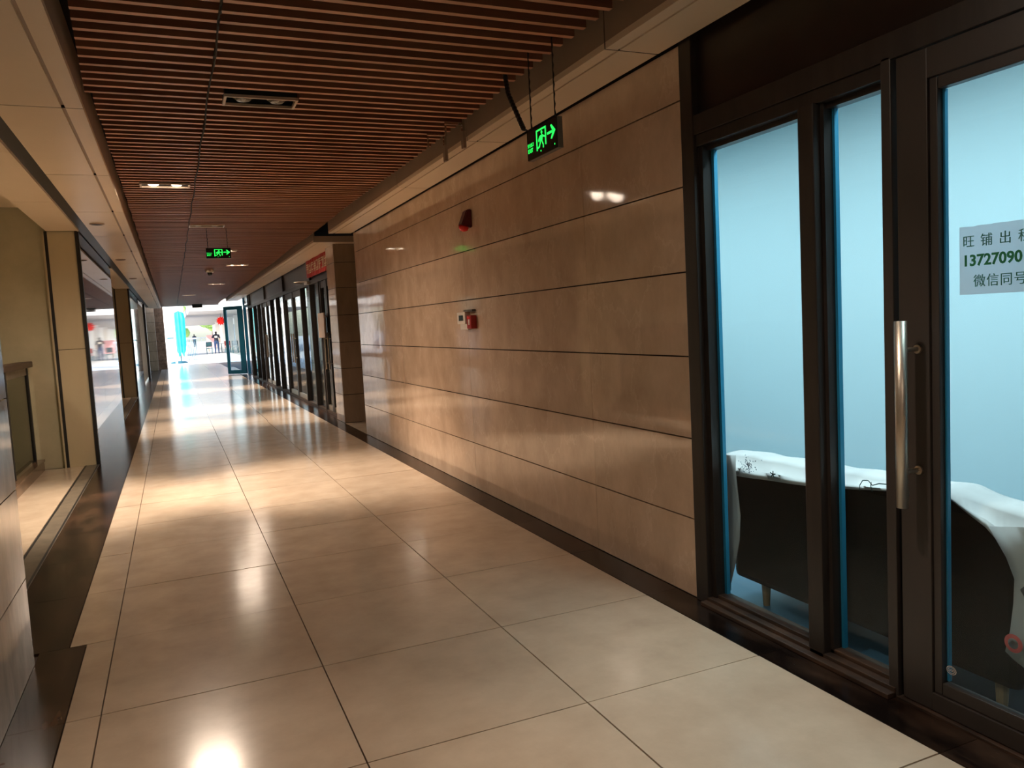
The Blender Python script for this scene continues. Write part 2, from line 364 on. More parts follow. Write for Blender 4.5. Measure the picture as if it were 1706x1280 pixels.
# balustrade in the first opening
bal = thing('balustrade', 'brown-capped glass balustrade on a low marble curb in the shutter opening', 'balustrade', (-1.55, 7.0, 0))
B('curb', M['curb'], bal, -1.75, -1.42, 4.2, 10.03, 0, .10)
B('curb_ledge', M['curb'], bal, -1.76, -1.41, 4.2, 10.03, .10, .125)
for y in (4.4, 5.8, 7.2, 8.63, 9.86): B('post', M['black'], bal, -1.51, -1.47, y, y+.06, .125, 1.16)
for a, b in ((4.46, 5.8), (5.86, 7.2), (7.26, 8.63), (8.69, 9.86)):
    B('glass_panel', M['glass_green'], bal, -1.496, -1.484, a, b, .15, 1.08)
    B('clamp_rail', M['track'], bal, -1.502, -1.478, a, b, 1.08, 1.16)
B('handrail', M['rail_wood'], bal, -1.555, -1.43, 4.2, 10.0, 1.16, 1.225, bev=.012)

# ------------------------------------------------------------------ ceiling: void slab, slats, soffits
bm = bmesh.new(); box(bm, -3.75, 4.4, -5.0, 36.0, 2.95, 3.15)
ceil = struct('ceiling', bm, M['void'])
B('lobby_ceiling', M['soffit'], ceil, -3.6, -1.18, 3.92, 10.05, 2.90, 2.95)
B('lobby_ceiling', M['soffit'], ceil, -3.6, -1.18, 15.1, 21.2, 2.90, 2.95)
SZ, SP, SW, SH = 2.72, .1154, .031, .095
fixtures = [(.57, 4.76, 0), (.05, 7.50, 1), (.49, 10.2, 0), (.85, 13.2, 1), (1.25, 15.9, 1), (1.16, 21.6, 1), (.60, 27.0, 1), (.95, 1.95, .13), (.6, -1.2, .35)]
FXW, FXD = .20, .095
slat_cache = {}
def slat_mats(me):          # terracotta bottom edge, sides coloured darker to deepen their shade
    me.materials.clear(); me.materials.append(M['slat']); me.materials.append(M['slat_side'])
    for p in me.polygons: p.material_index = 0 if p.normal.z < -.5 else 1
def slat_box(x0, x1):
    key = (round(x0, 3), round(x1, 3))
    if key not in slat_cache:
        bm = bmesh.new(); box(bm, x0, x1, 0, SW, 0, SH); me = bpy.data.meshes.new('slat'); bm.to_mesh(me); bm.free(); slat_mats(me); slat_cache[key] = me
    return slat_cache[key]
rows = [1.06+SP*k for k in range(300)]
rest = bmesh.new(); count = 0
def left_end(y): return .012-.284-(y-3.657)*.043 if 3.0 < y < 4.76 else (-.262 if y <= 3.0 else -.29+.004*math.sin(y*7))
for k, y in enumerate(rows):
    pieces = [(left_end(y), .286), (.294, 1.872 + .03*math.sin(y*1.3)*.4)]
    for fx, fy, on in fixtures:
        if fy-FXD-SW-.004 < y < fy+FXD+.004:
            q = []
            for a, b in pieces:
                if b <= fx-FXW or a >= fx+FXW: q.append((a, b)); continue
                if a < fx-FXW-.01: q.append((a, fx-FXW-.003))
                if b > fx+FXW+.01: q.append((fx+FXW+.003, b))
            pieces = q
    for a, b in pieces:
        if count < 298:
            put('slat', slat_box(a, b), 0, y, SZ+random.uniform(-.0015, .0015), ceil); count += 1
        else: box(rest, a, b, y, y+SW, SZ, SZ+SH)
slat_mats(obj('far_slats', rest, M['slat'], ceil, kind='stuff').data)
bm = bmesh.new()
for k in range(40): box(bm, -.27, 1.87, -3.6+k*SP, -3.6+k*SP+SW, SZ, SZ+SH)
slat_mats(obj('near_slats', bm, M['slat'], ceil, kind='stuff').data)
# hanging seam wire along the slat joint
bm = bmesh.new(); pts = []
y = 1.2
while y < 33: pts.append((.29+.006*math.sin(y*5), y, SZ-.004+.005*math.sin(y*9))); y += .2
tube(bm, pts, .0045, 5); obj('seam_wire', bm, M['wire'], ceil)
for k in range(9):
    yy = (2.35, 2.62, 3.45, 3.62, 4.0, 5.02, 5.4, 6.3, 8.2)[k]
    bm = bmesh.new(); tube(bm, [(.29, yy-.05, SZ), (.285, yy-.02, SZ-.02), (.287, yy+.02, SZ-.018), (.292, yy+.05, SZ)], .004, 5); obj('wire_loop', bm, M['wire'], ceil)

def soffit(name, x0, x1, inner, y0, y1, joints, z=2.618, groove=None):
    """metal soffit boxes between joints, with a riser up to the slats on the INNER side"""
    o = struct(name); ys = [y0]+[j for j in joints if y0 < j < y1]+[y1]
    for a, b in zip(ys, ys[1:]):
        g0, g1 = groove
        B('soffit_panel', M['soffit'], o, x0, g0, a+.0055, b-.0055, z, z+.03)
        B('soffit_panel', M['soffit'], o, g1, x1, a+.0055, b-.0055, z, z+.03)
        s = 1 if inner == x0 else -1
        B('riser_panel', M['riser'], o, min(inner, inner+s*.02), max(inner, inner+s*.02), a+.005, b-.005, z+.03, z+.26)
    for j in ys[1:-1]:
        B('joint_strip', M['void'], o, x0+.002, x1-.002, j-.0052, j+.0052, z+.0015, z+.029)
        B('joint_strip', M['void'], o, min(inner, inner+s*.016)+s*.003, max(inner, inner+s*.016)+s*.003, j-.007, j+.007, z+.03, z+.25)
    B('groove', M['riser'], o, groove[0]-.01, groove[1]+.01, y0, y1, z+.014, z+.028)
    B('backing', M['void'], o, x0+.03, x1-.002, y0, y1, z+.031, z+.05)
    return o
sl = soffit('trim_5', -.74, -.33, -.33, -5.0, 35.0, [.99, 2.86, 4.73, 6.57, 8.42, 10.3, 12.15, 14.0, 15.9, 17.7, 19.6, 21.4, 23.3, 25.1, 27, 28.8, 30.7], groove=(-.43, -.412))
B('slot', M['black'], sl, -.87, -.735, -5, 35, 2.66, 2.70)
srr = soffit('trim_6', 1.935, 2.222, 1.935, -5.0, 10.2, [1.35, 3.22, 5.06, 6.85, 8.7], groove=(2.0, 2.012))
B('slot', M['black'], srr, 2.215, 2.36, -5, 10.2, 2.655, 2.69)
s2 = soffit('trim_7', 1.935, 2.335, 1.935, 11.35, 31.0, [13.2, 15.05, 16.9, 18.75, 20.6, 22.4, 24.3, 26.1, 28], groove=(2.0, 2.012), z=2.635)
B('end_face', M['riser'], s2, 1.935, 2.9, 11.33, 11.35, 2.635, 2.72); B('slot', M['black'], s2, 2.33, 2.42, 11.6, 31, 2.668, 2.70)
B('return_panel', M['soffit'], s2, 2.335, 2.9, 11.35, 11.6, 2.635, 2.67)
B('end_beam', M['facade'], ceil, -.33, 1.93, 35.75, 36.0, 2.70, 2.95)

# ------------------------------------------------------------------ right wall: polished brown marble
bm = bmesh.new(); box(bm, 2.27, 2.36, 3.075, 10.15, 0, 2.655)
wr = struct('wall_right', bm, M['joint'])
ys = [3.075, 4.05, 6.1, 8.15, 10.15]
for r, (z0, z1) in enumerate(zip(zs, zs[1:])):
    for i, (a, b) in enumerate(zip(ys, ys[1:])):
        bm = bmesh.new(); box(bm, 2.246, 2.27, a+.0012, b-.0012, z0+.0035, z1-.0035)
        o = obj('marble_panel', bm, M['marble'], wr)
B('end_panel', M['marble'], wr, 2.246, 2.36, 10.15, 10.165, 0, 2.65)
bm = bmesh.new(); box(bm, 2.36, 4.4, 10.0, 10.15, 0, 2.95); struct('wall_passage', bm, M['marble_matt'])
bm = bmesh.new(); box(bm, 4.4, 4.5, -5.0, 27.0, 0, 2.95); struct('wall_outer', bm, M['shopwall'])
bm = bmesh.new(); box(bm, 4.25, 4.4, 12.2, 27.0, 0, 2.95); struct('wall_far_shop', bm, M['greypanel'])
bm = bmesh.new(); box(bm, -3.75, 4.5, -5.15, -5.0, 0, 2.95); struct('wall_back', bm, M['plaster'])
# pilaster past the side passage
bm = bmesh.new(); box(bm, 2.27, 4.4, 11.62, 12.2, 0, 2.66)
pil = struct('wall_pilaster', bm, M['joint'])
zp = [0, .42, .81, 1.2, 1.6, 2.0, 2.37, 2.635]
for z0, z1 in zip(zp, zp[1:]):
    B('stone_panel', M['marble_matt'], pil, 2.252, 4.4, 11.6, 11.625, z0+.004, z1-.004)
    B('stone_panel', M['marble'], pil, 2.25, 2.272, 11.626, 12.2, z0+.003, z1-.003)

# ------------------------------------------------------------------ near shopfront: window_1 and door_1
win = struct('window_1')
B('corner_post', M['frame'], win, 2.235, 2.33, 2.985, 3.075, 0, 2.655, bev=.004)
B('post_fin', M['frame'], win, 2.262, 2.33, 2.955, 2.985, 0, 2.14)
B('mullion', M['frame'], win, 2.235, 2.335, 2.262, 2.342, 0, 2.14, bev=.006)
B('mullion_bead', M['frame'], win, 2.27, 2.33, 2.342, 2.372, .03, 2.14); B('mullion_bead', M['frame'], win, 2.27, 2.33, 2.245, 2.262, .03, 2.14)
B('door_post', M['leaf'], win, 2.24, 2.335, 1.925, 1.965, 0, 2.2, bev=.004); B('post_fin', M['frame'], win, 2.27, 2.33, 1.965, 1.985, .03, 2.14)
B('head_rail', M['frame'], win, 2.24, 2.335, .6, 2.985, 2.188, 2.275, bev=.002); B('head_rail', M['frame'], win, 2.25, 2.335, 1.965, 2.985, 2.136, 2.188, bev=.003)
B('head_bead', M['frame'], win, 2.285, 2.33, 1.97, 2.97, 2.115, 2.136)
bm = bmesh.new()
for (x0, x1, z0, z1) in ((2.20, 2.26, 0, .018), (2.235, 2.30, 0, .034), (2.27, 2.335, 0, .05)): box(bm, x0, x1, 1.935, 3.0, z0, z1, bev=.003)
obj('sill', bm, M['sill'], win)
B('pane', M['glass_blue'], win, 2.300, 2.308, 2.372, 2.955, .045, 2.12); B('pane', M['glass_blue'], win, 2.300, 2.308, 1.985, 2.245, .045, 2.12)
B('transom_panel', M['trpanel'], win, 2.275, 2.30, -1.0, 2.985, 2.275, 2.655)
B('fixed_bay', M['trpanel'], win, 2.25, 2.33, -5.0, .8, 0, 2.655)
d1 = struct('door_1')
LX0, LX1 = 2.25, 2.30
B('stile', M['leaf'], d1, LX0, LX1, 1.797, 1.912, .012, 2.185, bev=.003); B('stile', M['leaf'], d1, LX0, LX1, .86, .98, .012, 2.185, bev=.003)
B('top_rail', M['leaf'], d1, LX0, LX1, .98, 1.797, 2.09, 2.185, bev=.002); B('bottom_rail', M['leaf'], d1, LX0, LX1, .98, 1.797, .012, .073, bev=.002)
for nm, b in (('glazing_bead', (1.767, 1.795, .075, 2.088)), ('glazing_bead', (.982, 1.01, .075, 2.088)), ('glazing_bead', (1.012, 1.765, .075, .118)), ('glazing_bead', (1.012, 1.765, 2.05, 2.088))):
    B(nm, M['leaf'], d1, LX0+.008, LX1-.008, *b, bev=.003)
B('pane', M['glass_blue'], d1, 2.272, 2.28, 1.01, 1.767, .118, 2.05)
bm = bmesh.new()
n = 40
for s0, s1 in ((.018, .016), (.0125, .011)):
    A = [bm.verts.new((2.2705, 1.742+s0*math.cos(2*PI*k/n), .168+.8*s0*math.sin(2*PI*k/n))) for k in range(n)]
    D = [bm.verts.new((2.2705, 1.742+s1*math.cos(2*PI*k/n), .168+.8*s1*math.sin(2*PI*k/n))) for k in range(n)]
    for k in range(n): bm.faces.new((A[k], A[(k+1) % n], D[(k+1) % n], D[k]))
for dz in (-.003, .0015): quad(bm, (2.2705, 1.734, .168+dz), (2.2705, 1.75, .168+dz), (2.2705, 1.75, .1695+dz), (2.2705, 1.734, .1695+dz))
obj('glass_stamp', bm, M['white'], d1)
bm = bmesh.new(); tube(bm, [(2.17, 1.838, .712), (2.17, 1.838, 1.328)], .0195, 20)
hd = obj('pull_handle', bm, M['steel'], d1, smooth=False)
for p in hd.data.polygons: p.use_smooth = len(p.vertices) == 4
for z in (.828, 1.232):
    bm = bmesh.new(); tube(bm, [(2.17, 1.838, z), (2.25, 1.838, z)], .008, 12); tube(bm, [(2.243, 1.838, z), (2.2505, 1.838, z)], .015, 14)
    obj('standoff', bm, M['steel'], d1)
B('threshold', M['sill'], d1, 2.235, 2.335, .86, 1.93, -.004, .008)

M['added_edge_strip'] = mat('blue_edge_reflection_strip', (.02, .20, .33), .5)  # added strips: edge reflection and dark blue interior put into a colour
B('added_edge_strip', M['added_edge_strip'], win, 2.311, 2.33, 2.938, 2.955, .05, 2.12); B('added_edge_strip', M['added_edge_strip'], win, 2.311, 2.33, 2.233, 2.245, .05, 2.12); B('added_edge_strip', M['added_edge_strip'], d1, 2.282, 2.296, 1.759, 1.767, .12, 2.05)
# paper notice on the door glass
pn = thing('paper_notice', 'pale paper notice with green printing stuck on the glass door pane', 'notice', (2.2715, 1.6, 1.5))
bm = bmesh.new()
Y0, Y1 = 1.703, 1.27
for k in range(8):
    a, b = Y0+(Y1-Y0)*k/8, Y0+(Y1-Y0)*(k+1)/8
    def xx(t): return 2.2708-.0012*math.sin(t*23)**2
    quad(bm, (xx(a), a, 1.402), (xx(b), b, 1.402), (xx(b), b, 1.609-.004*(Y0-b)), (xx(a), a, 1.611-.004*(Y0-a)))
sh = obj('sheet', bm, M['paper'], pn)
XR, YU = (0, -1, 0), (0, 0, 1)
for ch, y in (('旺', 1.692), ('铺', 1.634), ('出', 1.576), ('租', 1.518)):
    text_mesh('character', ch, .040, (2.2686, y, 1.550), XR, YU, M['paper_ink2'], pn)
text_mesh('lettering', '13727090', .047, (2.2686, 1.693, 1.490), XR, YU, M['paper_ink'], pn, bold=.0013)
for ch, y in (('微', 1.657), ('信', 1.615), ('同', 1.573), ('号', 1.531)):
    text_mesh('character', ch, .040, (2.2686, y, 1.428), XR, YU, M['paper_ink2'], pn)

# shop interior
bm = bmesh.new(); box(bm, 2.36, 4.4, 6.9, 7.0, 0, 2.95); struct('wall_shop', bm, M['shopwall'])
B('shop_floor', M['shopfloor'], floor, 2.252, 4.4, -5, 6.9, -.012, 0.0)
B('shop_ceiling', M['shopwall'], ceil, 2.36, 4.4, -5, 6.9, 2.88, 2.95)

# sofa seen from behind
sofa = thing('sofa', 'black leather sofa with its back close against the shop window', 'sofa', (2.75, 2.3, 0))
bm = bmesh.new(); box(bm, 2.42, 2.56, 1.62, 3.02, .10, .69, bev=.03)
obj('backrest', bm, M['leather'], sofa)
B('seat', M['leather'], sofa, 2.56, 3.08, 1.72, 2.90, .10, .38, bev=.03)
B('armrest', M['leather'], sofa, 2.56, 3.08, 1.62, 1.74, .10, .52, bev=.02); B('armrest', M['leather'], sofa, 2.56, 3.08, 2.90, 3.02, .10, .52, bev=.02)
for x in (2.46, 3.02):
    for y in (1.70, 2.84):
        bm = bmesh.new(); tube(bm, [(x, y, 0), (x, y, .105)], [.016, .022], 10); obj('leg', bm, M['wood'], sofa)
# white printed banner cloth draped over the sofa back
ban = thing('banner_cloth', 'white printed banner cloth draped over the top of the black sofa', 'cloth', (2.45, 2.3, .66))
bm = bmesh.new()
def lerp_t(tab, y):
    for (a, p), (b, q) in zip(tab, tab[1:]):
        if a >= y >= b: return p+(q-p)*(a-y)/(a-b)
    return tab[0][1] if y > tab[0][0] else tab[-1][1]
TOP = [(3.07, .695), (2.97, .706), (2.47, .712), (2.08, .732), (1.85, .735), (1.69, .705), (1.58, .70), (1.50, .68)]
LOW = [(3.07, .59), (2.95, .605), (2.47, .638), (2.08, .690), (1.90, .715), (1.85, .712), (1.71, .636), (1.63, .556), (1.60, .45), (1.50, .40)]
ny = 64; grid = []
for i in range(ny+1):
    y = 3.07+(1.52-3.07)*i/ny
    tp, lo = lerp_t(TOP, y), lerp_t(LOW, y); tp += .003*math.sin(y*31); lo = min(lo, tp-.02); fr = tp-.022
    prof = [(2.59, tp-.17), (2.585, tp-.04), (2.566, tp-.004), (2.52, tp+.004), (2.46, tp), (2.416, tp-.008), (2.402, min(fr, lo+.01)), (2.40, (fr+lo)/2 if lo < fr else lo+.005), (2.399, lo)]
    grid.append([bm.verts.new((x+.003*math.sin(y*23+j), y, z)) for j, (x, z) in enumerate(prof)])
for a, b in zip(grid, grid[1:]):
    for j in range(len(prof)-1): bm.faces.new((a[j], a[j+1], b[j+1], b[j]))
o = obj('cloth', bm, M['cloth'], ban, smooth=True)
sm = o.modifiers.new('thick', 'SOLIDIFY'); sm.thickness = .003
def strip(name, rows_, m):
    bm = bmesh.new(); g = [[bm.verts.new(p) for p in r] for r in rows_]
    for a, b in zip(g, g[1:]):
        for j in range(len(a)-1): bm.faces.new((a[j], a[j+1], b[j+1], b[j]))
    o = obj(name, bm, m, ban, smooth=True); s_ = o.modifiers.new('thick', 'SOLIDIFY'); s_.thickness = .003
    return o
def corner(pairs):
    rows_ = []
    for k, (ya, za, yb, zb) in enumerate(pairs):
        rows_.append([(2.397-(.012*math.sin(k*1.3+t*3.0))*(t not in (0, 1)), ya+(yb-ya)*t, za+(zb-za)*t) for t in (0, .25, .5, .75, 1)])
    strip('hanging_corner', rows_, M['cloth'])
corner([(3.066, .70, 2.95, .705), (3.075, .63, 2.955, .62), (3.072, .566, 2.945, .53), (3.055, .42, 2.930, .42), (3.04, .29, 2.942, .298), (3.055, .19, 2.978, .172), (3.065, .10, 3.01, .08), (3.04, .03, 3.029, .022)])
corner([(1.70, .645, 1.50, .69), (1.64, .556, 1.50, .60), (1.614, .493, 1.50, .50), (1.618, .41, 1.50, .42), (1.628, .32, 1.50, .31), (1.644, .243, 1.50, .19)])
bm = bmesh.new(); n = 28
for r0, r1, in ((.030, .017),):
    A = [bm.verts.new((2.378, 1.606+r0*math.cos(2*PI*k/n), .287+r0*math.sin(2*PI*k/n))) for k in range(n)]
    D = [bm.verts.new((2.376, 1.606+r1*math.cos(2*PI*k/n), .287+r1*math.sin(2*PI*k/n))) for k in range(n)]
    for k in range(n): bm.faces.new((A[k], A[(k+1) % n], D[(k+1) % n], D[k]))
o = obj('eyelet', bm, M['red_eye'], ban); o['label'] = 'red eyelet ring'
# faint printed marks on the cloth
bm = bmesh.new()
def stroke(bm, pts, wd=.004, x=2.392):
    for (a, b), (c, d) in zip(pts, pts[1:]):
        dx, dz = c-a, d-b; l = math.hypot(dx, dz) or 1; px, pz = -dz/l*wd/2, dx/l*wd/2
        quad(bm, (x, a+px, b+pz), (x, c+px, d+pz), (x, c-px, d-pz), (x, a-px, b-pz))
def mark(name, *strokes):
    bm = bmesh.new()
    for pts, wd in strokes: stroke(bm, pts, wd)
    obj(name, bm, M['ink'], ban)
mark('flower_print', *[([(2.70, .655), (2.70+.018*math.cos(2*PI*a/5+.4), .655+.016*math.sin(2*PI*a/5+.4))], .006) for a in range(5)])
mark('branch_print', ([(2.50, .655), (2.49, .645), (2.475, .637)], .004))
mark('branch_print', ([(2.22, .668), (2.22, .69), (2.205, .712), (2.18, .716), (2.16, .70), (2.13, .712), (2.09, .716)], .004))
mark('branch_print', ([(2.165, .712), (2.168, .695), (2.16, .676)], .004))
bm = bmesh.new()
for k in range(70):
    y, z = random.gauss(2.86, .03), random.gauss(.668, .018)
    a = random.uniform(0, 6.28); l = random.uniform(.004, .012)
    stroke(bm, [(y, z), (y+l*math.cos(a), z+l*math.sin(a)*.6)], random.uniform(.002, .006))
obj('blossom_print', bm, M['bluegrey'], ban, kind='stuff')
# ------------------------------------------------------------------ far shopfront on the right
XF = 2.36
w5 = struct('window_2')
posts = [12.24, 13.45, 14.35, 15.45, 18.0, 19.3, 20.5, 22.6, 23.7, 24.9, 26.4]
for y in posts: B('post', M['frame'], w5, XF-.045, XF+.05, y, y+.07, 0, 2.21)
B('head_rail', M['frame'], w5, XF-.03, XF+.07, 12.2, 27.0, 2.21, 2.285); B('sill', M['sill'], w5, XF-.04, XF+.07, 12.2, 27.0, 0, .04)
for a, b in zip([12.2, 14.5, 18.2, 22.1], [14.5, 18.2, 22.1, 26.5]):
    B('transom_panel', M['greypanel'], w5, XF+.02, XF+.04, a+.05, b-.05, 2.285, 2.67); B('transom_post', M['frame'], w5, XF-.02, XF+.04, b-.05, b+.05, 2.285, 2.67)
for a, b in ((14.42, 15.45), (18.07, 19.3), (19.37, 20.5), (22.67, 23.7), (23.77, 24.9), (24.97, 26.4)):
    B('pane', M['glass'], w5, XF+.012, XF+.02, a, b, .04, 2.21)
def double_door(name, ys, bars):
    o = struct(name)
    for a, b in zip(ys, ys[1:]):
        f = B('leaf_frame', M['frame'], o, XF-.03, XF+.035, a+.004, a+.085, .045, 2.2); B('leaf_frame', M['frame'], o, XF-.03, XF+.035, b-.085, b-.004, .045, 2.2)
        B('top_rail', M['frame'], o, XF-.02, XF+.025, a+.075, b-.075, 2.09, 2.2); B('kick_rail', M['steel'], o, XF-.02, XF+.025, a+.075, b-.075, .045, .13)
        B('pane', M['glass'], o, XF, XF+.008, a+.075, b-.075, .13, 2.09)
        y = b-.14 if a == ys[0] else a+.14
        bm = bmesh.new(); tube(bm, [(XF-.07, y, .75), (XF-.07, y, 1.35)], .014, 10)
        for z in (.85, 1.25): tube(bm, [(XF-.07, y, z), (XF-.02, y, z)], .008, 8)
        obj('pull_handle', bm, M['steel'], o)
double_door('door_2', [12.31, 12.88, 13.45], 0); double_door('door_3', [15.52, 16.76, 18.0], 0); double_door('door_4', [20.57, 21.58, 22.6], 0)
B('pane', M['glass'], w5, XF+.012, XF+.02, 13.52, 14.35, .04, 2.21)
# closer arm, board, banner
dc = thing('door_closer', 'steel door closer arm above the double doors under the red banner', 'door closer', (2.30, 14.6, 2.25))
B('closer_body', M['steel'], dc, 2.27, 2.33, 14.3, 14.6, 2.22, 2.27, bev=.005)
bm = bmesh.new(); tube(bm, [(2.28, 14.35, 2.275), (2.12, 14.75, 2.28), (2.32, 15.2, 2.285)], .012, 8); obj('closer_arm', bm, M['steel'], dc)
mb_ = thing('menu_board', 'dark brown board with a white edge hung on the far double doors', 'board', (2.25, 12.9, 1.45))
B('board_face', M['riser'], mb_, 2.225, 2.25, 12.62, 13.12, 1.27, 1.67, bev=.004); B('board_side', M['white'], mb_, 2.222, 2.33, 13.122, 13.15, 1.27, 1.67)
for z in (1.33, 1.6): B('bracket', M['steel'], mb_, 2.25, 2.34, 12.85, 12.9, z, z+.02)
rb = thing('fabric_banner', 'red fabric banner with cream characters above the far shop doors', 'banner', (2.33, 13.5, 2.5))
bm = bmesh.new(); nn = 16
for k in range(nn):
    a, b = 12.45+2.1*k/nn, 12.45+2.1*(k+1)/nn
    def bx(t): return 2.325+.008*math.sin(t*9)
    quad(bm, (bx(a), a, 2.335), (bx(b), b, 2.335), (bx(b), b, 2.645), (bx(a), a, 2.645))
o = obj('banner_sheet', bm, M['cloth_red'], rb, smooth=True); o.modifiers.new('thick', 'SOLIDIFY').thickness = .004
rnd = random.Random(3)
for k in range(8):
    y0 = 14.46-k*.25; bm = bmesh.new(); x = 2.311
    def st(a0, a1, b0, b1): quad(bm, (x, y0-a0*.2, 2.40+b0*.17), (x, y0-a1*.2, 2.40+b0*.17), (x, y0-a1*.2, 2.40+b1*.17), (x, y0-a0*.2, 2.40+b1*.17))
    for v in rnd.sample([0.0, .28, .45, .62, .86], 3): st(v, v+.14, 0, 1)
    for h in rnd.sample([0.0, .22, .45, .68, .9], 3): st(0, 1, h, h+.1)
    obj('character', bm, M['cream'], rb)
# open leaf at the end, last bay
ol = struct('door_5')
hinge, tip = Vector((2.30, 28.75, 0)), Vector((1.72, 29.25, 0)); dv = (tip-hinge); ln = dv.length; dv.normalize(); nv = Vector((-dv.y, dv.x, 0))
def leaf_box(name, m, s0, s1, z0, z1, t=.02):
    bm = bmesh.new(); box(bm, s0, s1, -t, t, z0, z1)
    for v in bm.verts: p = hinge+dv*v.co.x+nv*v.co.y; v.co = Vector((p.x, p.y, v.co.z))
    return obj(name, bm, m, ol)
leaf_box('stile', M['sky_tint_frame'], 0, .20, .02, 2.38); leaf_box('stile', M['sky_tint_frame'], ln-.11, ln, .02, 2.38)
leaf_box('top_rail', M['sky_tint_frame'], .20, ln-.11, 2.26, 2.38); leaf_box('bottom_rail', M['sky_tint_frame'], .20, ln-.11, .02, .15); leaf_box('pane', M['glass'], .20, ln-.11, .15, 2.26, .005)
B('post', M['frame'], ol, XF-.03, XF+.07, 26.9, 27.0, 0, 2.67); B('post', M['sky_tint_frame'], ol, XF-.03, XF+.07, 28.7, 28.78, 0, 2.67)
B('head_rail', M['sky_tint_frame'], ol, XF-.03, XF+.07, 27.0, 28.7, 2.3, 2.37); B('pane', M['glass'], ol, XF, XF+.01, 27.0, 28.7, 2.37, 2.67)

# ------------------------------------------------------------------ ceiling lamps
def fixture(x, y, on, label):
    t = thing('recessed_light', label, 'ceiling light', (x, y, SZ-.01), 'twin recessed ceiling lights')
    bm = bmesh.new(); z0, z1 = SZ-.012, SZ+.004; W, D, r = FXW, FXD, .014
    box(bm, x-W, x+W, y-D, y-D+r, z0, z1); box(bm, x-W, x+W, y+D-r, y+D, z0, z1); box(bm, x-W, x-W+r, y-D+r, y+D-r, z0, z1); box(bm, x+W-r, x+W, y-D+r, y+D-r, z0, z1)
    obj('rim', bm, M['rim'], t)
    bm = bmesh.new(); box(bm, x-W+.004, x+W-.004, y-D+.004, y+D-.004, z1, z1+.11)
    bm.faces.ensure_lookup_table(); low = min(bm.faces, key=lambda f: f.calc_center_median().z); bmesh.ops.delete(bm, geom=[low], context='FACES_ONLY')
    obj('housing', bm, M['black'], t)
    for s in (-1, 1):
        cx = x+s*.092
        bm = bmesh.new(); prof = [(.056, 0), (.052, .014), (.04, .03), (.018, .036)]
        lathe(bm, prof, (cx, y, SZ+.012), 20); bm.faces.ensure_lookup_table()
        caps = [f for f in bm.faces if len(f.verts) > 4]; bmesh.ops.delete(bm, geom=caps, context='FACES_ONLY')
        cup = obj('reflector', bm, M['chrome'], t, smooth=True)
        bm = bmesh.new(); lathe(bm, [(.012, -.012), (.036, -.008), (.047, .002)], (cx, y, SZ+.004), 20); obj('bulb', bm, M['lamp_glow'] if on else M['lamp_off'], cup)
        if on:
            l = bpy.data.lights.new('lamp', 'SPOT'); l.energy = SPOT_POWER*on*(1.25 if y < 9 else .95); l.color = WARM; l.spot_size = math.radians(64 if y < 9 else 56); l.spot_blend = .8; l.shadow_soft_size = .05
            lo = bpy.data.objects.new('lamp', l); C.objects.link(lo); lo.location = (cx, y, SZ-.02); lo.rotation_euler = (0, math.radians(-20*s), 0)
            l = bpy.data.lights.new('lamp_spill', 'SPOT'); l.energy = SPILL_POWER*on*(.6 if y > 9 else 1.0); l.color = WARM; l.spot_size = math.radians(168); l.spot_blend = .6; l.shadow_soft_size = .06
            lo = bpy.data.objects.new('lamp_spill', l); C.objects.link(lo); lo.location = (cx, y, SZ-.03)
labs = ['unlit twin recessed light in the slatted ceiling, largest in view', 'lit twin recessed light near the pale soffit edge of the slatted ceiling', 'unlit twin recessed light just before the hanging green exit sign',
        'lit twin recessed light hidden close behind the hanging exit sign', 'lit twin recessed light past the exit sign, nearer the dark shopfront', 'small lit twin recessed light far along the slatted ceiling', 'farthest lit twin recessed light near the bright end of the hall',
        'dimly lit twin recessed light above the glass shop door', 'added unseen twin light behind the viewpoint for ambient light']  # last fixture is out of view, added to lift the ambient light
for (x, y, on), lb in zip(fixtures, labs): fixture(x, y, on, lb)

t = thing('recessed_light', 'added unseen round light brightening the shutter opening lobby', 'ceiling light', (-2.5, 7.2, 2.9))  # lamp added out of view to brighten the plaster wall
bm = bmesh.new(); lathe(bm, [(.11, 0), (.11, -.01), (.09, -.012)], (-2.5, 7.2, 2.9), 20); obj('rim', bm, M['rim'], t)
bm = bmesh.new(); lathe(bm, [(.08, -.0125), (.05, -.014)], (-2.5, 7.2, 2.9), 16); obj('bulb', bm, M['lamp_glow'], t)
l = bpy.data.lights.new('lamp', 'SPOT'); l.energy = 150; l.color = (1, .92, .72); l.spot_size = math.radians(150); l.spot_blend = 1.0; l.shadow_soft_size = .08
lo = bpy.data.objects.new('lamp', l); C.objects.link(lo); lo.location = (-2.5, 7.2, 2.87)
# flush speakers in the beige soffit
for i, (y, lb) in enumerate(((9.24, 'round dark flush speaker in the beige soffit above the shutter jamb'), (13.3, 'second round dark flush speaker in the soffit above the polished panels'), (17.4, 'third round dark flush speaker farther along the beige soffit'))):
    t = thing('ceiling_speaker', lb, 'speaker', (-.62, y, 2.618), 'flush soffit speakers')
    bm = bmesh.new(); lathe(bm, [(.07, 0), (.07, -.008), (.058, -.012)], (-.62, y, 2.6185), 20); obj('bezel', bm, M['riser'], t)
    bm = bmesh.new(); lathe(bm, [(.056, -.0121), (.03, -.015), (.008, -.016)], (-.62, y, 2.6185), 20); obj('grille', bm, M['black'], t)
dm = thing('dome_camera', 'small round white dome camera under the slatted ceiling', 'security camera', (.80, 17.0, SZ))
bm = bmesh.new(); lathe(bm, [(.085, 0), (.085, -.04), (.07, -.055)], (.80, 17.0, SZ), 20); obj('housing', bm, M['white'], dm)
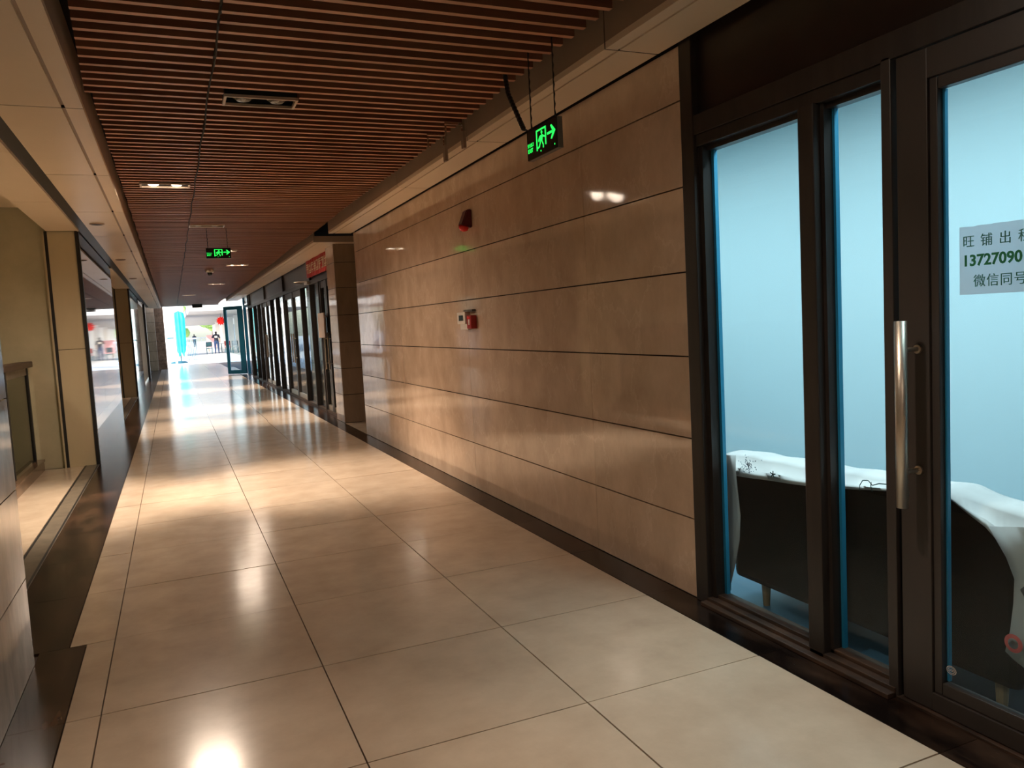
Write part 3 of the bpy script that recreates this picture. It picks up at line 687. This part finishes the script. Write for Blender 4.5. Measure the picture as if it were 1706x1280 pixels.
bm = bmesh.new(); lathe(bm, [(.05, -.05), (.046, -.085), (.03, -.108), (.01, -.116)], (.80, 17.0, SZ), 20); obj('dome', bm, M['screen'], dm, smooth=True)

# ------------------------------------------------------------------ exit signs
def exit_sign(c, wd, h, X, label, chain_top, lit=True, depth=.03):
    """hanging sign; X is the direction of reading, the face looks along X cross up"""
    t = thing('exit_sign', label, 'exit sign', c, 'hanging exit signs'); c = Vector(c); X = Vector(X); Z = Vector((0, 0, 1)); nrm = X.cross(Z)
    def at(u, v, d=0.0): return c + X*u*wd/2 + Z*v*h/2 + nrm*d
    def slab(name, u0, u1, v0, v1, d0, d1, m):
        bm = bmesh.new(); vs = [bm.verts.new(at(u, v, d)) for d in (d0, d1) for u, v in ((u0, v0), (u1, v0), (u1, v1), (u0, v1))]
        for f in ((0, 1, 2, 3), (7, 6, 5, 4), (0, 4, 5, 1), (1, 5, 6, 2), (2, 6, 7, 3), (3, 7, 4, 0)): bm.faces.new([vs[i] for i in f])
        return obj(name, bm, m, t)
    slab('housing', -1.0, 1.03, -1.03, 1, -depth, -.004, M['track'])
    slab('face', -1.0, 1.0, -1, 1, -.004, 0, M['screen'])
    for u in (-.82, .78):
        bm = bmesh.new(); p0, p1 = at(u, 1, -depth/2), at(u, 1, -depth/2); p1 = Vector((p1.x, p1.y, chain_top))
        nl = max(3, int((chain_top-p0.z)/.022))
        pts = [p0.lerp(p1, i/nl)+X*(.0025 if i % 2 else -.0025) for i in range(nl+1)]
        tube(bm, pts, [.0045 if i % 2 else .0028 for i in range(nl+1)], 6); obj('chain', bm, M['wire'], t)
    if lit:
        bm = bmesh.new(); D = .0012
        def poly(*p): bm.faces.new([bm.verts.new(at(u, v, D)) for u, v in p])
        # door frame
        poly((-.34, -.62), (-.27, -.62), (-.27, .78), (-.34, .78)); poly((.26, -.45), (.33, -.45), (.33, .78), (.26, .78)); poly((-.27, .66), (.26, .66), (.26, .78), (-.27, .78))
        # running figure
        ring = [(.04+.055*math.cos(2*PI*k/10), .50+.12*math.sin(2*PI*k/10)) for k in range(10)]; poly(*ring)
        poly((-.10, .30), (.08, .36), (.12, .24), (.06, -.08), (-.08, -.06)); poly((.08, .32), (.26, .16), (.26, .05), (.07, .18)); poly((-.10, .30), (-.20, .08), (-.20, -.06), (-.14, -.06), (-.07, .16))
        poly((-.08, -.04), (-.02, -.08), (-.12, -.46), (-.26, -.52), (-.26, -.40), (-.17, -.36)); poly((.0, -.06), (.06, -.06), (.15, -.34), (.15, -.58), (.09, -.58), (.09, -.36))
        # arrow
        poly((.40, .10), (.72, .10), (.72, .26), (.40, .26)); poly((.62, .62), (.70, .66), (.94, .18), (.70, -.30), (.62, -.26), (.76, .18))
        obj('pictogram', bm, M['green_glow'], t)
        o1 = at(-.96, -.12, .0012); o2 = at(-.94, -.52, .0012)
        text_mesh('lettering', '安全出口', h*.155, o1, X, Z, M['green_glow'], t, ext=.0003, sx=.82)
        text_mesh('lettering', 'EXIT', h*.20, o2, X, Z, M['green_glow'], t, ext=.0003, bold=.0004)
        for u, v in ((-.05, -.72), (.86, -.72)):
            bm = bmesh.new(); bm.faces.new([bm.verts.new(at(u+.03*math.cos(a*PI/4), v+.06*math.sin(a*PI/4), .0012)) for a in range(8)]); obj('indicator', bm, M['green_glow'], t)
    return t
exit_sign((1.75, 3.55, 2.277), .335, .143, (0, -1, 0), 'lit green exit sign hung on chains in front of the marble wall', 2.80)
exit_sign((.615, 10.5, 2.42), .29, .125, (1, 0, 0), 'lit green exit sign hung across the hall under the slatted ceiling', 2.80)
exit_sign((1.02, 34.0, 2.62), .38, .15, (1, 0, 0), 'black exit sign at the bright far end of the hall', 2.95, lit=False)
cd = thing('conduit', 'black flexible conduit drooping from the slats to the exit sign', 'conduit', (1.75, 3.75, 2.6))
bm = bmesh.new(); pts = [(1.775, 4.02, 2.80), (1.778, 4.01, 2.70), (1.775, 3.98, 2.62), (1.768, 3.90, 2.53), (1.76, 3.81, 2.43), (1.757, 3.765, 2.38)]
dens = []
for a, b in zip(pts, pts[1:]):
    for i in range(8): dens.append(Vector(a).lerp(Vector(b), i/8))
dens.append(Vector(pts[-1])); tube(bm, dens, [.014 if i % 2 else .0115 for i in range(len(dens))], 8); obj('hose', bm, M['black'], cd)
bm = bmesh.new(); tube(bm, [(1.757, 3.765, 2.38), (1.753, 3.745, 2.368), (1.752, 3.725, 2.366), (1.755, 3.70, 2.352)], .004, 6); obj('cable', bm, M['wire'], cd)
# bare hanger rods where a fitting is missing
for y, x, z0, z1, lb in ((5.30, 1.86, 2.53, 2.78, 'long bare metal hanger strip below the slats beyond the exit sign'), (4.98, 1.88, 2.55, 2.78, 'short twin metal hanger strip beside the longer bare one')):
    t = thing('hanger', lb, 'hanger bracket', (x, y, z1), 'bare hanger brackets')
    B('strap', M['chrome'], t, x-.009, x+.009, y-.012, y+.012, z0+.10, z1); B('foot', M['riser'], t, x-.011, x+.011, y-.02, y+.02, z0, z0+.11)
    B('brace', M['chrome'], t, x-.13, x-.009, y-.006, y+.006, 2.70, 2.715); B('brace', M['chrome'], t, x-.13, x-.118, y-.006, y+.006, 2.62, 2.70)

# ------------------------------------------------------------------ things on the marble wall
XW = 2.246
sa = thing('alarm_strobe', 'dark red fire alarm strobe high on the marble wall', 'alarm', (XW, 5.93, 2.2))
bm = bmesh.new(); vs = [(XW, 5.86, 2.14), (XW, 5.985, 2.14), (XW, 5.985, 2.29), (XW, 5.86, 2.29), (XW-.085, 5.875, 2.165), (XW-.085, 5.97, 2.165), (XW-.035, 5.97, 2.285), (XW-.035, 5.875, 2.285)]
V = [bm.verts.new(v) for v in vs]
for f in ((0, 1, 2, 3), (4, 5, 6, 7), (0, 1, 5, 4), (2, 3, 7, 6), (0, 3, 7, 4), (1, 2, 6, 5)): bm.faces.new([V[i] for i in f])
bmesh.ops.bevel(bm, geom=list(bm.edges), offset=.008, segments=2, affect='EDGES'); obj('housing', bm, M['darkred'], sa)
bm = bmesh.new(); lathe(bm, [(.042, 0), (.042, -.02), (.03, -.045), (.012, -.05)], (XW-.05, 5.925, 2.168), 14); obj('lens', bm, M['redlens'], sa, smooth=True)
im = thing('display_box', 'white wall display box with a dark screen beside the red call point', 'display', (XW, 6.1, 1.42))
B('casing', M['white'], im, XW-.046, XW, 6.03, 6.22, 1.385, 1.482, bev=.004); B('screen', M['screen'], im, XW-.048, XW-.045, 6.075, 6.175, 1.412, 1.456); B('base', M['white'], im, XW-.04, XW, 5.985, 6.17, 1.338, 1.384, bev=.004); B('top_cap', M['track'], im, XW-.03, XW, 5.90, 6.10, 1.484, 1.50)
cp = thing('call_point', 'red fire call point box on the marble wall below the alarm strobe', 'call point', (XW, 5.93, 1.4))
B('housing', M['red'], cp, XW-.05, XW, 5.885, 5.982, 1.345, 1.452, bev=.004); B('label_plate', M['white'], cp, XW-.052, XW-.049, 5.915, 5.945, 1.375, 1.42); B('press_plate', M['redlens'], cp, XW-.052, XW-.049, 5.905, 5.96, 1.425, 1.44)

# ------------------------------------------------------------------ outdoors at the far end
bm = bmesh.new(); box(bm, -60, 60, 43.0, 220, -.12, 0.0); box(bm, 4.4, 60, 27, 43, -.12, 0); box(bm, -60, -3.75, 20, 43, -.12, 0); struct('ground', bm, M['paving'])
# parasol, folded
pa = thing('parasol', 'tall folded teal parasol on a round dark base outside the hall', 'parasol', (.25, 46.0, 0))
bm = bmesh.new(); lathe(bm, [(.42, 0), (.42, .06), (.30, .10), (.05, .12)], (.25, 46.0, 0), 24); obj('base', bm, M['teal_dark'], pa)
bm = bmesh.new(); tube(bm, [(.36, 46.0, .1), (.40, 46.0, 2.85)], .03, 10); obj('pole', bm, M['teal_dark'], pa)
bm = bmesh.new(); rings = []
for i, (z, r) in enumerate(((.45, .16), (.7, .19), (1.2, .22), (1.8, .235), (2.4, .24), (2.72, .20), (2.80, .03))):
    rings.append([bm.verts.new((.40+r*(1+.28*math.cos(8*a+i*.2))*math.cos(a), 46+r*(1+.28*math.cos(8*a+i*.2))*math.sin(a), z+.12*math.cos(4*a)*(i == 0))) for a in [2*PI*k/64 for k in range(64)]])
for A_, D_ in zip(rings, rings[1:]):
    for k in range(64): bm.faces.new((A_[k], A_[(k+1) % 64], D_[(k+1) % 64], D_[k]))
bm.faces.new(rings[-1]); obj('canopy', bm, M['teal'], pa, smooth=True)
# glass-sided stall front with rail beside the column
gs = thing('glass_screen', 'white framed glass screen with a mid rail beside the far column', 'screen', (-.2, 44.5, 0))
for x in (-.30, .12): B('post', M['facade'], gs, x-.05, x+.05, 44.45, 44.57, 0, 3.0)
B('rail', M['teal_dark'], gs, -.25, .07, 44.44, 44.58, 1.34, 1.40)
B('pane', M['glass_blue'], gs, -.25, .07, 44.5, 44.52, .1, 1.34); B('pane', M['glass_blue'], gs, -.25, .07, 44.5, 44.52, 1.40, 2.9)
fence = thing('barrier', 'pale blue railing barrier standing beyond the teal parasol', 'barrier', (.9, 50, 0))
for k in range(7): B('upright', M['teal_dark'], fence, .72+k*.09, .745+k*.09, 50, 50.03, 0, 1.25)
B('top_rail', M['bluegrey'], fence, .68, 1.32, 49.99, 50.04, 1.25, 1.33); B('bottom_rail', M['bluegrey'], fence, .68, 1.32, 49.99, 50.04, .1, .18)
# far canopy and shop row
bm = bmesh.new(); box(bm, 1.1, 9.0, 52, 125, 2.98, 3.5); can = struct('ceiling_far', bm, M['canopy'])
B('fascia', M['facade'], can, 1.0, 9.0, 51.7, 52.0, 2.95, 3.6)
sw = struct('wall_shops')
bm = bmesh.new(); box(bm, 5.6, 6.2, 52, 125, 0, 2.98); obj('shop_wall', bm, M['facade'], sw)
for y in (54, 60, 67, 75, 85, 97): B('column', M['facade'], sw, 4.7, 5.15, y, y+.5, 0, 2.98)
for y in (56, 62.5, 70, 79): B('shop_window', M['bluegrey'], sw, 5.57, 5.61, y, y+3, .4, 2.4)
bm = bmesh.new(); box(bm, -9, .9, 62, 63, 0, 5); struct('wall_kiosk', bm, M['facade'])
fl = thing('flower_lantern', 'red flower-shaped lantern hanging under the far canopy', 'lantern', (3.3, 60, 2.4))
bm = bmesh.new()
for ring, (n_, r_, dy) in enumerate(((11, .34, 0), (8, .24, -.06), (5, .13, -.11))):
    for k in range(n_):
        a = 2*PI*(k+.5*ring)/n_; c = Vector((math.cos(a), 0, math.sin(a))); t_ = Vector((-math.sin(a), 0, math.cos(a))); o_ = Vector((3.3, 60+dy, 2.42))
        p = [o_, o_+c*r_*.6+t_*.075+Vector((0, -.05, 0)), o_+c*r_+Vector((0, .03, 0)), o_+c*r_*.6-t_*.075+Vector((0, -.05, 0)), o_+c*r_*.6+Vector((0, .06, 0))]
        v = [bm.verts.new(q) for q in p]
        for f in ((0, 1, 4), (1, 2, 4), (2, 3, 4), (3, 0, 4), (0, 3, 2, 1)): bm.faces.new([v[i] for i in f])
obj('petals', bm, M['redlens'], fl)
bm = bmesh.new(); tube(bm, [(3.3, 60, 2.55), (3.3, 60, 2.98)], .01, 6); obj('cord', bm, M['wire'], fl)
pb = thing('sign_board', 'pale pink standing sign board beside the person in navy', 'sign board', (3.2, 74, 0))
B('panel', M['pink'], pb, 2.75, 3.55, 74, 74.06, .35, 1.45); B('leg', M['wood'], pb, 2.85, 2.92, 74, 74.06, 0, .35); B('leg', M['wood'], pb, 3.38, 3.45, 74, 74.06, 0, .35)
def chair(x, y, label, m):
    t = thing('chair', label, 'chair', (x, y, 0), 'chairs by the far shops')
    B('seat', m, t, x-.22, x+.22, y-.22, y+.22, .42, .47); B('backrest', m, t, x-.22, x+.22, y+.18, y+.22, .55, .92)
    for a in (-.19, .19):
        B('leg', M['teal_dark'], t, x+a-.02, x+a+.02, y-.2, y-.16, 0, .42); B('leg', M['teal_dark'], t, x+a-.02, x+a+.02, y+.18, y+.22, 0, .92)
chair(2.55, 64.5, 'dark chair just before the person in navy by the far shops', M['teal_dark']); chair(3.95, 65.5, 'red chair beyond the person in navy by the far shops', M['red_eye']); chair(4.35, 63.2, 'pale chair nearest the shop columns outside', M['bluegrey'])
tb = thing('cafe_table', 'small round cafe table among the outdoor chairs', 'table', (3.55, 66.5, 0))
bm = bmesh.new(); lathe(bm, [(.35, .72), (.35, .75)], (3.55, 66.5, 0), 20); obj('tabletop', bm, M['bluegrey'], tb)
bm = bmesh.new(); tube(bm, [(3.55, 66.5, .02), (3.55, 66.5, .72)], .03, 8); lathe(bm, [(.22, 0), (.22, .03)], (3.55, 66.5, 0), 16); obj('pedestal', bm, M['teal_dark'], tb)
# people
def person(base, label, shirt, trousers, facing, print_=False, arm_up=False):
    t = thing('person', label, 'person', base)
    J = {'pelvis': (0, 0, .95, .15), 'waist': (0, 0, 1.12, .14), 'chest': (0, .01, 1.33, .165), 'neckb': (0, 0, 1.46, .085), 'neck': (0, -.01, 1.53, .055), 'head': (0, -.02, 1.63, .098), 'crown': (0, -.01, 1.70, .075)}
    E_ = [('pelvis', 'waist'), ('waist', 'chest'), ('chest', 'neckb'), ('neckb', 'neck'), ('neck', 'head'), ('head', 'crown')]
    for s, n_ in ((-1, 'l'), (1, 'r')):
        J['sh'+n_] = (s*.19, 0, 1.40, .075); J['el'+n_] = (s*.26, .04, 1.13, .05); J['wr'+n_] = (s*.24, -.10, .93, .034); J['ha'+n_] = (s*.235, -.14, .85, .036)
        if arm_up and s > 0: J['elr'] = (.30, -.14, 1.22, .05); J['wrr'] = (.16, -.30, 1.28, .034); J['har'] = (.10, -.34, 1.30, .036)
        J['hi'+n_] = (s*.10, 0, .88, .105); J['kn'+n_] = (s*.11, -.02+.03*s, .48, .068); J['an'+n_] = (s*.115, .02+.05*s, .09, .045); J['to'+n_] = (s*.13, -.13+.05*s, .035, .04)
        E_ += [('chest', 'sh'+n_), ('sh'+n_, 'el'+n_), ('el'+n_, 'wr'+n_), ('wr'+n_, 'ha'+n_), ('pelvis', 'hi'+n_), ('hi'+n_, 'kn'+n_), ('kn'+n_, 'an'+n_), ('an'+n_, 'to'+n_)]
    ks = list(J); me = bpy.data.meshes.new('body'); me.from_pydata([J[k][:3] for k in ks], [(ks.index(a), ks.index(b)) for a, b in E_], [])
    o = bpy.data.objects.new('body', me); C.objects.link(o); o.modifiers.new('skin', 'SKIN'); sv = me.skin_vertices[0].data
    for i, k in enumerate(ks): sv[i].radius = (J[k][3], J[k][3]*(.8 if k in ('pelvis', 'waist', 'chest') else 1)); sv[i].use_root = (k == 'pelvis')
    o.modifiers.new('smooth', 'SUBSURF').levels = 1
    dg = bpy.context.evaluated_depsgraph_get(); m2 = bpy.data.meshes.new_from_object(o.evaluated_get(dg)); bpy.data.objects.remove(o)
    for m in (M['skin'], shirt, trousers, M['hair']): m2.materials.append(m)
    for p in m2.polygons:
        c = p.center; p.use_smooth = True
        hand = abs(c.x) > .17 and c.z < 1.18
        if c.z > 1.50: p.material_index = 3 if (c.z > 1.66 or c.y > .0) else 0
        elif hand and c.z > .75 and abs(c.x) > .18: p.material_index = 0
        elif c.z > .97: p.material_index = 1
        elif c.z > .07: p.material_index = 2
        else: p.material_index = 3
    b = bpy.data.objects.new('body', m2); C.objects.link(b); b.parent = t; t.rotation_euler.z = facing
    if print_:
        bm = bmesh.new(); quad(bm, (-.10, .175, 1.22), (.10, .175, 1.22), (.10, .178, 1.36), (-.10, .178, 1.36)); me3 = bpy.data.meshes.new('shirt_print'); bm.to_mesh(me3); bm.free(); me3.materials.append(M['white'])
        q = bpy.data.objects.new('shirt_print', me3); C.objects.link(q); q.parent = t
    return t
person((3.05, 63.5, 0), 'person walking away in a navy T-shirt with a white back print and dark trousers', M['navy'], M['navy_blue'], math.radians(175), True, True)
person((2.7, 113.0, 0), 'person standing far off in dark clothes near the green trees', M['navy'], M['navy'], math.radians(200))
# trees and railings beyond
for i, (x, y, h, lb) in enumerate(((1.0, 140, 5.5, 'broad green tree beyond the far end of the canopy'), (6.8, 152, 6.5, 'tall green tree behind the far standing person'))):
    t = thing('tree', lb, 'tree', (x, y, 0), 'trees beyond the plaza')
    bm = bmesh.new(); tube(bm, [(x, y, 0), (x+.1, y, h*.5), (x, y, h*.8)], [.22, .16, .06], 10); obj('trunk', bm, M['bark'], t)
    bm = bmesh.new(); rr = random.Random(i)
    for k in range(26):
        r = bmesh.ops.create_icosphere(bm, subdivisions=2, radius=rr.uniform(.5, .95)); off = Vector((rr.gauss(0, 1.1), rr.gauss(0, 1.1), h*.62+rr.gauss(0, .8)))
        for v in r['verts']: v.co = v.co*(1+rr.uniform(-.15, .15))+Vector((x, y, 0))+off
    obj('crown', bm, M['leafgreen'], t)
gr = thing('railing', 'pale green railing along the far edge of the plaza', 'railing', (3, 128, 0))
B('top_rail', M['bluegrey'], gr, -4, 8, 128, 128.06, 1.1, 1.2)
for k in range(24): B('upright', M['bluegrey'], gr, -4+k*.5, -3.95+k*.5, 128, 128.06, 0, 1.1)
